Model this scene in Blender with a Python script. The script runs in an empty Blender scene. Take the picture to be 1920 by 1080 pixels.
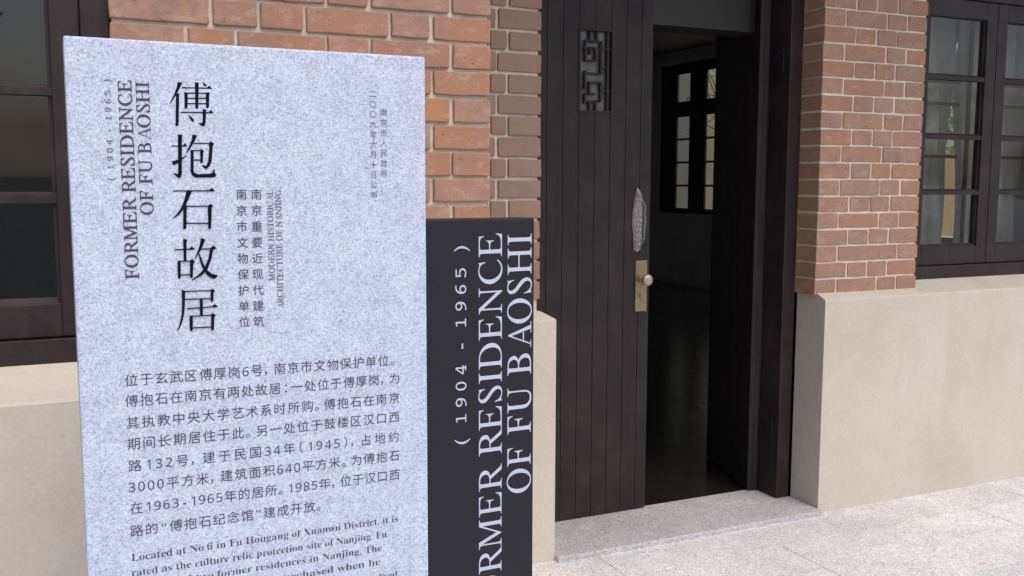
import bpy, bmesh, math, random
from mathutils import Matrix, Vector

# ------------------------------------------------------------------ scene, camera, world, sun, exposure
S = bpy.context.scene
COL = S.collection
random.seed(7)

EYE = 1.42
yaw, pit, roll = math.radians(24.949), math.radians(6.186), math.radians(0.1525)
level = Matrix(((math.cos(yaw), -math.sin(yaw), 0), (0, 0, -1), (math.sin(yaw), math.cos(yaw), 0)))
tilt = Matrix(((1, 0, 0), (0, math.cos(pit), -math.sin(pit)), (0, math.sin(pit), math.cos(pit))))
rollm = Matrix(((math.cos(roll), -math.sin(roll), 0), (math.sin(roll), math.cos(roll), 0), (0, 0, 1)))
cam_rows = rollm @ tilt @ level            # rows: right, down, forward in world axes
cam = bpy.data.cameras.new('camera')
cam.sensor_width = 36.0
cam.lens = 36.0 * 1833.7 / 1920.0
cam.clip_start, cam.clip_end = 0.05, 500
camo = bpy.data.objects.new('camera', cam)
COL.objects.link(camo)
r, d, f = cam_rows[0], cam_rows[1], cam_rows[2]
camo.matrix_world = Matrix(((r[0], -d[0], -f[0], 0), (r[1], -d[1], -f[1], 0), (r[2], -d[2], -f[2], EYE), (0, 0, 0, 1)))
S.camera = camo

TO_SUN = Vector((math.sin(math.radians(13)) * math.cos(math.radians(57)), -math.cos(math.radians(13)) * math.cos(math.radians(57)), math.sin(math.radians(57))))
world = bpy.data.worlds.new('World')
S.world = world
world.use_nodes = True
wn = world.node_tree
bg = wn.nodes['Background']
sky = wn.nodes.new('ShaderNodeTexSky')
sky.sky_type = 'NISHITA'
sky.sun_disc = False
sky.sun_elevation = math.asin(TO_SUN.z)
sky.sun_rotation = math.atan2(TO_SUN.x, TO_SUN.y)
sky.air_density = 1.0
sky.dust_density = 4.0
sky.ozone_density = 1.0
wn.links.new(sky.outputs[0], bg.inputs[0])
bg.inputs[1].default_value = 0.15
sun = bpy.data.lights.new('sun', 'SUN')
sun.energy = 1.1
sun.angle = math.radians(42)
sun.color = (1.0, 0.95, 0.88)
suno = bpy.data.objects.new('sun', sun)
COL.objects.link(suno)
suno.location = (2, -3, 8)
suno.rotation_euler = (-TO_SUN).to_track_quat('-Z', 'Y').to_euler()

S.view_settings.view_transform = 'Standard'
S.view_settings.look = 'None'
S.view_settings.exposure = 0.40
S.view_settings.gamma = 1.0

# ------------------------------------------------------------------ helpers
def tag(o, label=None, cat=None, group=None, kind=None):
    if label: o['label'] = label
    if cat: o['category'] = cat
    if group: o['group'] = group
    if kind: o['kind'] = kind
    return o

def link(name, mesh, parent=None):
    o = bpy.data.objects.new(name, mesh)
    COL.objects.link(o)
    if parent is not None: o.parent = parent
    return o

class MB:
    """collects faces and builds them as one mesh"""
    def __init__(self):
        self.v, self.f, self.t = [], [], []
    def add(self, vs, fs, tone=None):
        n = len(self.v)
        self.v += [tuple(p) for p in vs]
        self.f += [tuple(i + n for i in q) for q in fs]
        self.t += [tone if tone else (0.5, 0.5, 0.5, 1)] * len(vs)
    def box(self, x0, x1, y0, y1, z0, z1, bev=0.0, tone=None):
        if bev <= 0:
            vs = [(x0, y0, z0), (x1, y0, z0), (x1, y1, z0), (x0, y1, z0), (x0, y0, z1), (x1, y0, z1), (x1, y1, z1), (x0, y1, z1)]
            fs = [(0, 3, 2, 1), (4, 5, 6, 7), (0, 1, 5, 4), (1, 2, 6, 5), (2, 3, 7, 6), (3, 0, 4, 7)]
            self.add(vs, fs, tone); return
        bm = bmesh.new()
        bmesh.ops.create_cube(bm, size=1)
        for v in bm.verts:
            v.co = Vector(((x0 + x1) / 2 + v.co.x * (x1 - x0), (y0 + y1) / 2 + v.co.y * (y1 - y0), (z0 + z1) / 2 + v.co.z * (z1 - z0)))
        bmesh.ops.bevel(bm, geom=list(bm.edges), offset=bev, segments=2, profile=0.6, affect='EDGES')
        self.addbm(bm, tone)
    def addbm(self, bm, tone=None, M=None):
        bm.verts.index_update()
        vs = [(M @ v.co if M else v.co.copy()) for v in bm.verts]
        self.add(vs, [[v.index for v in q.verts] for q in bm.faces], tone)
        bm.free()
    def prism(self, prof, x0, x1, tone=None):
        """profile of (y, z) points extruded along x"""
        n = len(prof)
        vs = [(x0, y, z) for y, z in prof] + [(x1, y, z) for y, z in prof]
        fs = [tuple(range(n))[::-1], tuple(range(n, 2 * n))] + [(i, (i + 1) % n, n + (i + 1) % n, n + i) for i in range(n)]
        self.add(vs, fs, tone)
    def build(self, name, m, parent=None, smooth=False):
        me = bpy.data.meshes.new(name)
        me.from_pydata(self.v, [], self.f)
        ca = me.color_attributes.new('tone', 'FLOAT_COLOR', 'POINT')
        ca.data.foreach_set('color', [c for t in self.t for c in t])
        bm = bmesh.new(); bm.from_mesh(me)
        bmesh.ops.recalc_face_normals(bm, faces=bm.faces)
        bm.to_mesh(me); bm.free()
        if smooth:
            me.polygons.foreach_set('use_smooth', [True] * len(me.polygons))
        me.materials.append(m)
        return link(name, me, parent)

def lathe(prof, seg=28):
    """(radius, height) profile turned round the y axis (towards -y)"""
    vs, fs = [], []
    for rr, h in prof:
        for k in range(seg):
            a = 2 * math.pi * k / seg
            vs.append((rr * math.cos(a), -h, rr * math.sin(a)))
    for i in range(len(prof) - 1):
        for k in range(seg):
            fs.append((i * seg + k, i * seg + (k + 1) % seg, (i + 1) * seg + (k + 1) % seg, (i + 1) * seg + k))
    fs.append(tuple(range((len(prof) - 1) * seg, len(prof) * seg)))
    return vs, fs

def plate_cells(x0, x1, z0, z1, holes):
    """solid cells of a plate pierced by rectangular holes"""
    xs = sorted({x0, x1, *[h[0] for h in holes], *[h[1] for h in holes]})
    zs = sorted({z0, z1, *[h[2] for h in holes], *[h[3] for h in holes]})
    out = []
    for a, b in zip(xs, xs[1:]):
        run = None
        for c, e in zip(zs, zs[1:]):
            mx, mz = (a + b) / 2, (c + e) / 2
            solid = not any(h[0] < mx < h[1] and h[2] < mz < h[3] for h in holes)
            if solid:
                run = (run[0], e) if run else (c, e)
            elif run:
                out.append((a, b, *run)); run = None
        if run: out.append((a, b, *run))
    return out

def pierced(x0, x1, z0, z1, holes, y0, y1, tone=None):
    """plate with holes as one watertight shell: only boundary faces are made"""
    xs = sorted({x0, x1, *[h[0] for h in holes], *[h[1] for h in holes]})
    zs = sorted({z0, z1, *[h[2] for h in holes], *[h[3] for h in holes]})
    nx, nz = len(xs) - 1, len(zs) - 1
    sol = [[not any(h[0] < (xs[i] + xs[i + 1]) / 2 < h[1] and h[2] < (zs[j] + zs[j + 1]) / 2 < h[3] for h in holes) for j in range(nz)] for i in range(nx)]
    vs, fs, idx = [], [], {}
    def vid(i, j, k):
        if (i, j, k) not in idx:
            idx[(i, j, k)] = len(vs); vs.append((xs[i], y1 if k else y0, zs[j]))
        return idx[(i, j, k)]
    for i in range(nx):
        for j in range(nz):
            if not sol[i][j]: continue
            fs.append((vid(i, j, 0), vid(i + 1, j, 0), vid(i + 1, j + 1, 0), vid(i, j + 1, 0)))
            fs.append((vid(i, j, 1), vid(i, j + 1, 1), vid(i + 1, j + 1, 1), vid(i + 1, j, 1)))
            for di, dj, a, b in ((-1, 0, (0, 0), (0, 1)), (1, 0, (1, 1), (1, 0)), (0, -1, (1, 0), (0, 0)), (0, 1, (0, 1), (1, 1))):
                ii, jj = i + di, j + dj
                if 0 <= ii < nx and 0 <= jj < nz and sol[ii][jj]: continue
                fs.append((vid(i + a[0], j + a[1], 0), vid(i + a[0], j + a[1], 1), vid(i + b[0], j + b[1], 1), vid(i + b[0], j + b[1], 0)))
    return vs, fs

# ------------------------------------------------------------------ materials
def new_mat(name):
    m = bpy.data.materials.new(name)
    m.use_nodes = True
    nt = m.node_tree
    return m, nt, nt.nodes, nt.links, nt.nodes['Principled BSDF']

def noise(nt, scale, detail=4, rough=0.6, vec=None):
    n = nt.nodes.new('ShaderNodeTexNoise')
    n.inputs['Scale'].default_value = scale
    n.inputs['Detail'].default_value = detail
    n.inputs['Roughness'].default_value = rough
    if vec is not None: nt.links.new(vec, n.inputs['Vector'])
    return n

def coords(nt, scale=(1, 1, 1), rot=(0, 0, 0)):
    tc = nt.nodes.new('ShaderNodeTexCoord')
    mp = nt.nodes.new('ShaderNodeMapping')
    mp.inputs['Scale'].default_value = scale
    mp.inputs['Rotation'].default_value = rot
    nt.links.new(tc.outputs['Object'], mp.inputs['Vector'])
    return mp.outputs['Vector']

def ramp(nt, src, stops):
    cr = nt.nodes.new('ShaderNodeValToRGB')
    e = cr.color_ramp.elements
    while len(e) < len(stops): e.new(0.5)
    for q, (p, c) in zip(e, stops):
        q.position = p
        q.color = (*c, 1) if len(c) == 3 else c
    nt.links.new(src, cr.inputs[0])
    return cr

def mixc(nt, a, b, fac, mode='MIX'):
    mx = nt.nodes.new('ShaderNodeMix')
    mx.data_type = 'RGBA'
    mx.blend_type = mode
    for i, s in ((6, a), (7, b), (0, fac)):
        if isinstance(s, (int, float)): mx.inputs[i].default_value = s
        elif isinstance(s, tuple): mx.inputs[i].default_value = (*s, 1)
        else: nt.links.new(s, mx.inputs[i])
    return mx.outputs[2]

def bump(nt, bsdf, height, strength, dist=0.002):
    b = nt.nodes.new('ShaderNodeBump')
    b.inputs['Strength'].default_value = strength
    b.inputs['Distance'].default_value = dist
    nt.links.new(height, b.inputs['Height'])
    nt.links.new(b.outputs[0], bsdf.inputs['Normal'])
    return b

def mat_brick():
    m, nt, N, L, P = new_mat('fired brick')
    at = N.new('ShaderNodeAttribute'); at.attribute_name = 'tone'
    sep = N.new('ShaderNodeSeparateColor'); L.new(at.outputs['Color'], sep.inputs[0])
    v = coords(nt)
    blot = noise(nt, 10, 6, 0.68, v)
    add = N.new('ShaderNodeMath'); add.operation = 'MULTIPLY_ADD'
    L.new(blot.outputs['Fac'], add.inputs[0]); add.inputs[1].default_value = 1.7
    sub = N.new('ShaderNodeMath'); sub.operation = 'SUBTRACT'
    L.new(sep.outputs[0], sub.inputs[0]); sub.inputs[1].default_value = 0.85
    L.new(sub.outputs[0], add.inputs[2])
    base = ramp(nt, add.outputs[0], [(0.0, (0.44, 0.205, 0.082)), (0.25, (0.395, 0.180, 0.085)), (0.48, (0.380, 0.188, 0.105)), (0.72, (0.435, 0.258, 0.165)), (1.0, (0.235, 0.140, 0.122))])
    # flashed ends: orange fading to plum along a brick
    fl = noise(nt, 1.0, 3, 0.5, coords(nt, (5.5, 5.5, 13)))
    flr = ramp(nt, fl.outputs['Fac'], [(0.44, (0, 0, 0)), (0.64, (0.62, 0.62, 0.62))])
    based = mixc(nt, base.outputs[0], (0.270, 0.158, 0.128), flr.outputs[0])
    grain = noise(nt, 190, 3, 0.7, v)
    gr = ramp(nt, grain.outputs['Fac'], [(0.3, (0.68, 0.67, 0.67)), (0.7, (1.09, 1.06, 1.05))])
    c1 = mixc(nt, based, gr.outputs[0], 0.8, 'MULTIPLY')
    # pale lime bloom left on some faces
    bl = noise(nt, 23, 6, 0.75, coords(nt, (1, 1, 1.8)))
    blr = ramp(nt, bl.outputs['Fac'], [(0.52, (0, 0, 0)), (0.76, (0.62, 0.62, 0.62))])
    c1 = mixc(nt, c1, (0.345, 0.205, 0.155), 0.32)
    c2 = mixc(nt, c1, (0.50, 0.40, 0.33), blr.outputs[0])
    # pits and dark kiln marks
    pit_ = noise(nt, 75, 2, 0.5, v)
    pr = ramp(nt, pit_.outputs['Fac'], [(0.26, (0.35, 0.33, 0.33)), (0.34, (1, 1, 1))])
    c3 = mixc(nt, c2, pr.outputs[0], 0.8, 'MULTIPLY')
    # greyer bricks (second tone channel); beside the door this paints in shade
    c4 = mixc(nt, c3, (0.235, 0.175, 0.140), sep.outputs[1])
    L.new(c4, P.inputs['Base Color'])
    P.inputs['Roughness'].default_value = 0.88
    h = noise(nt, 120, 6, 0.7, v)
    bump(nt, P, h.outputs['Fac'], 0.55, 0.002)
    return m

def mat_mortar():
    m, nt, N, L, P = new_mat('lime mortar')
    v = coords(nt)
    n1 = noise(nt, 30, 6, 0.7, v)
    c = ramp(nt, n1.outputs['Fac'], [(0.3, (0.53, 0.455, 0.365)), (0.65, (0.71, 0.62, 0.51))])
    L.new(c.outputs[0], P.inputs['Base Color'])
    P.inputs['Roughness'].default_value = 0.95
    n2 = noise(nt, 160, 6, 0.75, v)
    bump(nt, P, n2.outputs['Fac'], 0.8, 0.004)
    return m

def mat_stucco():
    m, nt, N, L, P = new_mat('cream stucco')
    v = coords(nt)
    n1 = noise(nt, 2.3, 6, 0.65, v)
    c = ramp(nt, n1.outputs['Fac'], [(0.25, (0.48, 0.44, 0.375)), (0.5, (0.545, 0.505, 0.44)), (0.75, (0.58, 0.54, 0.48))])
    n3 = noise(nt, 90, 4, 0.7, v)
    g = ramp(nt, n3.outputs['Fac'], [(0.25, (0.90, 0.90, 0.90)), (0.7, (1.03, 1.03, 1.03))])
    st = noise(nt, 5, 5, 0.7, coords(nt, (1, 1, 0.22)))
    sr = ramp(nt, st.outputs['Fac'], [(0.36, (0.86, 0.84, 0.80)), (0.52, (1, 1, 1))])
    c2 = mixc(nt, c.outputs[0], g.outputs[0], 1.0, 'MULTIPLY')
    c3 = mixc(nt, c2, sr.outputs[0], 0.4, 'MULTIPLY')
    L.new(c3, P.inputs['Base Color'])
    P.inputs['Roughness'].default_value = 0.9
    n2 = noise(nt, 70, 8, 0.7, v)
    bump(nt, P, n2.outputs['Fac'], 0.5, 0.004)
    return m

def mat_paint(name, col, rough=0.42, grain=(60, 60, 3), var=0.25, dust=0.0):
    m, nt, N, L, P = new_mat(name)
    v = coords(nt, grain)
    n1 = noise(nt, 1.0, 5, 0.6, v)
    lo = tuple(x * (1 - var) for x in col); hi = tuple(x * (1 + var) for x in col)
    c = ramp(nt, n1.outputs['Fac'], [(0.3, lo), (0.7, hi)])
    out = c.outputs[0]
    if dust:
        n2 = noise(nt, 6, 6, 0.7, coords(nt))
        dr = ramp(nt, n2.outputs['Fac'], [(0.45, (0, 0, 0)), (0.8, (dust, dust, dust))])
        out = mixc(nt, out, (0.12, 0.10, 0.09), dr.outputs[0])
    P.inputs['Specular IOR Level'].default_value = 0.28
    L.new(out, P.inputs['Base Color'])
    n3 = noise(nt, 9, 5, 0.6, coords(nt))
    rr = N.new('ShaderNodeMapRange')
    rr.inputs['To Min'].default_value = rough - 0.1; rr.inputs['To Max'].default_value = rough + 0.14
    L.new(n3.outputs['Fac'], rr.inputs['Value']); L.new(rr.outputs[0], P.inputs['Roughness'])
    bump(nt, P, n1.outputs['Fac'], 0.12, 0.002)
    return m

def mat_granite(name, stops, scale, rough, tone=False, b=0.1, fleck=0.5):
    m, nt, N, L, P = new_mat(name)
    v = coords(nt)
    n1 = noise(nt, scale, 3, 0.75, v)
    c = ramp(nt, n1.outputs['Fac'], stops)
    cell = N.new('ShaderNodeTexVoronoi'); cell.inputs['Scale'].default_value = scale * 1.05
    L.new(v, cell.inputs['Vector'])
    csep = N.new('ShaderNodeSeparateColor'); L.new(cell.outputs['Color'], csep.inputs[0])
    cg = ramp(nt, csep.outputs[0], [(0.0, (0.66, 0.66, 0.71)), (0.16, (0.84, 0.84, 0.87)), (0.5, (1.0, 1.0, 1.0)), (0.85, (1.08, 1.08, 1.08)), (1.0, (1.20, 1.20, 1.19))])
    n2 = noise(nt, scale * 0.09, 4, 0.6, v)
    g = ramp(nt, n2.outputs['Fac'], [(0.3, (0.90, 0.90, 0.91)), (0.7, (1.05, 1.05, 1.04))])
    out = mixc(nt, c.outputs[0], cg.outputs[0], 1.0, 'MULTIPLY')
    out = mixc(nt, out, g.outputs[0], 1.0, 'MULTIPLY')
    vo = N.new('ShaderNodeTexVoronoi'); vo.inputs['Scale'].default_value = scale * 0.33
    L.new(v, vo.inputs['Vector'])
    fl = ramp(nt, vo.outputs['Distance'], [(0.07, (1, 1, 1)), (0.20, (0, 0, 0))])
    pick = noise(nt, scale * 0.30, 1, 0.5, v)
    pk = ramp(nt, pick.outputs['Fac'], [(0.46, (0, 0, 0)), (0.55, (fleck, fleck, fleck))])
    fk = mixc(nt, fl.outputs[0], pk.outputs[0], 1.0, 'MULTIPLY')
    out = mixc(nt, out, tuple(x * 0.35 for x in stops[0][1]), fk)
    if tone:
        at = N.new('ShaderNodeAttribute'); at.attribute_name = 'tone'
        out = mixc(nt, out, at.outputs['Color'], 1.0, 'MULTIPLY')
        n4 = noise(nt, 1.6, 6, 0.65, v)
        d4 = ramp(nt, n4.outputs['Fac'], [(0.35, (0.80, 0.80, 0.80)), (0.65, (1.0, 1.0, 1.0))])
        out = mixc(nt, out, d4.outputs[0], 1.0, 'MULTIPLY')
    L.new(out, P.inputs['Base Color'])
    P.inputs['Roughness'].default_value = rough
    bump(nt, P, n1.outputs['Fac'], b, 0.002)
    return m

def mat_plain(name, col, rough=0.6, metal=0.0, var=0.12, scale=40, b=0.1):
    m, nt, N, L, P = new_mat(name)
    n1 = noise(nt, scale, 5, 0.65, coords(nt))
    c = ramp(nt, n1.outputs['Fac'], [(0.3, tuple(x * (1 - var) for x in col)), (0.7, tuple(x * (1 + var) for x in col))])
    L.new(c.outputs[0], P.inputs['Base Color'])
    P.inputs['Roughness'].default_value = rough
    P.inputs['Metallic'].default_value = metal
    if b: bump(nt, P, n1.outputs['Fac'], b, 0.002)
    return m

def mat_glass(name, tint=(0.86, 0.89, 0.88)):
    m = bpy.data.materials.new(name)
    m.use_nodes = True
    nt = m.node_tree; N = nt.nodes; L = nt.links
    N.clear()
    out = N.new('ShaderNodeOutputMaterial')
    tr = N.new('ShaderNodeBsdfTransparent'); tr.inputs[0].default_value = (*tint, 1)
    gl = N.new('ShaderNodeBsdfGlossy'); gl.inputs['Roughness'].default_value = 0.015
    n1 = noise(nt, 2.2, 2, 0.5, coords(nt))
    bp = N.new('ShaderNodeBump'); bp.inputs['Strength'].default_value = 0.25; bp.inputs['Distance'].default_value = 0.02
    L.new(n1.outputs['Fac'], bp.inputs['Height']); L.new(bp.outputs[0], gl.inputs['Normal'])
    # two-sided Schlick reflectance, so a thin pane behaves the same from both faces
    geo = N.new('ShaderNodeNewGeometry')
    dt = N.new('ShaderNodeVectorMath'); dt.operation = 'DOT_PRODUCT'
    L.new(geo.outputs['Incoming'], dt.inputs[0]); L.new(geo.outputs['Normal'], dt.inputs[1])
    ab = N.new('ShaderNodeMath'); ab.operation = 'ABSOLUTE'; L.new(dt.outputs['Value'], ab.inputs[0])
    om = N.new('ShaderNodeMath'); om.operation = 'SUBTRACT'; om.inputs[0].default_value = 1.0; L.new(ab.outputs[0], om.inputs[1])
    pw = N.new('ShaderNodeMath'); pw.operation = 'POWER'; L.new(om.outputs[0], pw.inputs[0]); pw.inputs[1].default_value = 5.0
    fr = N.new('ShaderNodeMath'); fr.operation = 'MULTIPLY_ADD'; L.new(pw.outputs[0], fr.inputs[0])
    fr.inputs[1].default_value = 0.93; fr.inputs[2].default_value = 0.068
    mx = N.new('ShaderNodeMixShader')
    L.new(fr.outputs[0], mx.inputs[0]); L.new(tr.outputs[0], mx.inputs[1]); L.new(gl.outputs[0], mx.inputs[2])
    L.new(mx.outputs[0], out.inputs[0])
    return m

M_BRICK, M_MORTAR, M_STUCCO = mat_brick(), mat_mortar(), mat_stucco()
M_WOOD = mat_paint('dark brown painted timber', (0.024, 0.0165, 0.018), 0.45, (70, 70, 4), 0.22, 0.25)
M_DOOR = mat_paint('dark brown plank paint', (0.019, 0.0138, 0.0148), 0.50, (90, 90, 3), 0.20, 0.2)
M_GRANITE = mat_granite('sky tinted granite', [(0.28, (0.28, 0.315, 0.42)), (0.43, (0.425, 0.475, 0.60)), (0.56, (0.515, 0.57, 0.71)), (0.70, (0.61, 0.665, 0.80))], 360, 0.62)  # the sky's blue reflection is put into the stone colour
M_PAVE = mat_granite('grey flamed granite', [(0.30, (0.46, 0.455, 0.47)), (0.46, (0.68, 0.675, 0.69)), (0.58, (0.79, 0.785, 0.79)), (0.70, (0.88, 0.875, 0.88))], 150, 0.8, True, 0.35, 0.15)
M_BLACK = mat_plain('satin black sign face', (0.019, 0.019, 0.024), 0.42, 0, 0.10, 55, 0.03)
M_BLACK.node_tree.nodes['Principled BSDF'].inputs['Specular IOR Level'].default_value = 0.2
M_INK = mat_plain('black engraved ink', (0.006, 0.004, 0.014), 0.6, 0, 0.1, 60, 0)
M_GREYINK = mat_plain('grey engraved ink', (0.070, 0.066, 0.105), 0.7, 0, 0.35, 160, 0)
M_FAINTINK = mat_plain('worn grey engraved ink', (0.115, 0.112, 0.165), 0.7, 0, 0.45, 160, 0)
M_WHITEINK = mat_plain('pale sign lettering', (0.45, 0.48, 0.59), 0.6, 0, 0.05, 60, 0)
for q in (M_INK, M_GREYINK, M_FAINTINK): q.node_tree.nodes['Principled BSDF'].inputs['Specular IOR Level'].default_value = 0.08
M_BRASS = mat_plain('dull brass', (0.30, 0.24, 0.15), 0.42, 0.85, 0.25, 60, 0.1)
M_KNOB = mat_plain('worn brass knob', (0.42, 0.36, 0.27), 0.48, 0.6, 0.15, 60, 0.05)
M_PEWTER = mat_plain('cast pewter', (0.25, 0.23, 0.225), 0.5, 0.6, 0.3, 90, 0.4)
M_LATTICE = mat_plain('dusty lattice iron', (0.075, 0.073, 0.070), 0.6, 0.1, 0.25, 80, 0.2)
M_REFLGLASS = mat_plain('grey reflection glass', (0.085, 0.086, 0.083), 0.18, 0, 0.45, 22, 0.15)  # the pane's grey reflection is put into its colour
M_HINGE = mat_plain('dark hinge iron', (0.05, 0.045, 0.05), 0.4, 0.7, 0.2, 60, 0.1)
M_GLASS = mat_glass('window glass')
M_ROOM = mat_plain('dim grey plaster', (0.66, 0.65, 0.64), 0.85, 0, 0.1, 4, 0.1)
M_LINTEL = mat_plain('darkened lintel plaster', (0.020, 0.018, 0.0165), 0.6, 0, 0.15, 8, 0.1)  # grey plaster, with the dark of the interior put into its colour
M_FLOOR = mat_paint('dark polished floorboards', (0.016, 0.014, 0.014), 0.19, (4, 60, 1), 0.3)
M_FLOOR.node_tree.nodes['Principled BSDF'].inputs['Specular IOR Level'].default_value = 0.6
M_CURTAIN = mat_plain('grey sheer curtain', (0.25, 0.25, 0.235), 0.9, 0, 0.25, 6, 0.1)
M_ROOF = mat_plain('grey roof slab', (0.20, 0.19, 0.18), 0.9)
M_PALE = mat_plain('pale rendered wall', (0.25, 0.222, 0.15), 0.9, 0, 0.08, 3)
M_YELLOW = mat_plain('ochre board fence', (0.86, 0.66, 0.34), 0.7, 0, 0.12, 8)
M_BARK = mat_plain('bark', (0.09, 0.07, 0.055), 0.9, 0, 0.3, 30, 0.5)
M_LEAF = mat_plain('leaf', (0.10, 0.15, 0.055), 0.6, 0, 0.4, 9, 0)
M_GROUND = mat_plain('courtyard concrete', (0.36, 0.35, 0.33), 0.9, 0, 0.15, 3, 0.2)

# ------------------------------------------------------------------ ground and paving
mb = MB()
mb.add([(-120, -120, -0.06), (120, -120, -0.06), (120, 120, -0.06), (-120, 120, -0.06)], [(0, 1, 2, 3)])
tag(mb.build('ground', M_GROUND), kind='structure')

pv = MB()
rows = [3.30, 2.918] + [2.918 - 0.5 * k for k in range(1, 15)]
for ri, (y1, y0) in enumerate(zip(rows, rows[1:])):
    off = 3.608 if ri % 2 == 0 else 2.53
    if ri == 0: off = 3.95
    xs = [off + 1.066 * k for k in range(-8, 7)]
    for x0, x1 in zip(xs, xs[1:]):
        t = random.uniform(0.90, 1.0)
        w = random.uniform(-0.012, 0.012)
        pv.box(x0 + 0.0013, x1 - 0.0013, y0 + 0.0013, y1 - 0.0013, -0.05, random.uniform(-0.0012, 0.0), 0.0025, (t + w, t, t - w * 0.5, 1))
pv.box(-12, 12, -6, 3.30, -0.058, -0.004, 0, (0.35, 0.34, 0.33, 1))
tag(pv.build('pavement', M_PAVE), kind='structure')

# ------------------------------------------------------------------ the house
def thing(name, label, cat, loc=(0, 0, 0)):
    o = bpy.data.objects.new(name, None)
    COL.objects.link(o)
    o.location = loc
    o.empty_display_size = 0.2
    return tag(o, label, cat)

house = thing('brick_house', 'red brick house with dark plank doors, dark windows and cream plinth', 'house')

BR = random.Random(11)
def brick(mb, x0, x1, z0, z1, yf, depth=0.03, side=None, grey=0.0, tone=None):
    """one hand-made brick: uneven rounded face, slightly proud or sunk"""
    j = lambda s: BR.uniform(-s, s)
    cr = BR.uniform(0.0022, 0.0065)
    pts = []
    nx = max(3, int((x1 - x0) / 0.035)); nz = 3
    def corner(cx, cz, a0):
        for k in range(3):
            a = a0 + k * math.pi / 4
            pts.append((cx + cr * math.cos(a), cz + cr * math.sin(a)))
    dx0, dx1, dz0, dz1 = j(0.0022), j(0.0022), j(0.0016), j(0.0016)
    X0, X1, Z0, Z1 = x0 + dx0, x1 + dx1, z0 + dz0, z1 + dz1
    corner(X1 - cr, Z1 - cr, 0)
    for k in range(1, nx): pts.append((X1 - cr - (X1 - X0 - 2 * cr) * k / nx, Z1))
    corner(X0 + cr, Z1 - cr, math.pi / 2)
    for k in range(1, nz): pts.append((X0, Z1 - cr - (Z1 - Z0 - 2 * cr) * k / nz))
    corner(X0 + cr, Z0 + cr, math.pi)
    for k in range(1, nx): pts.append((X0 + cr + (X1 - X0 - 2 * cr) * k / nx, Z0))
    corner(X1 - cr, Z0 + cr, 1.5 * math.pi)
    for k in range(1, nz): pts.append((X1, Z0 + cr + (Z1 - Z0 - 2 * cr) * k / nz))
    ph = BR.uniform(0, 6.28)
    pts = [(px + 0.0007 * math.sin(ph + 90 * pz) + j(0.0007), pz + 0.0006 * math.sin(ph + 40 * px) + j(0.0007)) for px, pz in pts]
    n = len(pts)
    mx, mz = (x0 + x1) / 2, (z0 + z1) / 2
    y = yf + j(0.0015)
    tilt_x, tilt_z = j(0.006), j(0.012)
    face = lambda px, pz: y + (px - mx) * tilt_x + (pz - mz) * tilt_z
    def ring(ins, dy):
        out = []
        for px, pz in pts:
            hx, hz = (x1 - x0) / 2, (z1 - z0) / 2
            out.append((mx + (px - mx) * (1 - ins / hx), face(px, pz) + dy + j(0.0003), mz + (pz - mz) * (1 - ins / hz)))
        return out
    vs = [(px, y + depth, pz) for px, pz in pts] + ring(0, 0.003) + ring(0.0011, 0.0009) + ring(0.0034, 0)
    vs.append((mx, y + j(0.0006), mz))
    fs = []
    for rr in range(3):
        for k in range(n):
            k2 = (k + 1) % n
            fs.append((rr * n + k, rr * n + k2, (rr + 1) * n + k2, (rr + 1) * n + k))
    c = len(vs) - 1
    fs += [(3 * n + k, 3 * n + (k + 1) % n, c) for k in range(n)]
    t = tone if tone is not None else min(1, max(0, BR.gauss(0.47, 0.23)))
    mb.add(vs, fs, (t, max(0, min(1, grey + j(0.12) if grey else 0)), 0, 1))

UNIT = {'S': 0.242, 'H': 0.122, 'Q': 0.182, 'C': 0.065}
def seq_row(mb, x0, x1, z0, z1, yf, pat, depth=0.03, grey=0.0, joint=0.0105, first_depth=None, pale=False):
    tot = sum(UNIT[c] for c in pat)
    x = x0
    n = len(pat)
    for k, c in enumerate(pat):
        w = UNIT[c] * (x1 - x0) / tot
        a = x + (joint / 2 if k else 0); b = x + w - (joint / 2 if k < n - 1 else 0)
        dp = first_depth if (first_depth and k == 0) else depth
        brick(mb, a, b, z0 + joint / 2, z1 - joint / 2, yf, dp, grey=grey, tone=(min(1, max(0, BR.gauss(0.58, 0.16))) if BR.random() < 0.8 else BR.uniform(0.1, 0.35)) if pale else None)
        x += w
def fill_pat(w, alt):
    """Flemish pattern of about width w"""
    p = ['Q' if alt else 'H']; s = UNIT[p[0]]; k = 0
    while s < w - 0.2:
        c = 'H' if (k % 2 == 0) == alt else 'S'
        p.append(c); s += UNIT[c]; k += 1
    p.append('H' if alt else 'Q')
    return p

Z0 = 0.461 + EYE; PB = 0.0747                      # a bed joint and the course height
TOPZ = 3.05
def courses(zlo, zhi, z_ref=Z0, p=PB):
    k0 = math.ceil((zlo - z_ref) / p - 0.35); k1 = math.floor((zhi - z_ref) / p + 0.01)
    out = []
    for k in range(k0, k1):
        out.append((k, z_ref + k * p, z_ref + (k + 1) * p))
    return out

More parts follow.
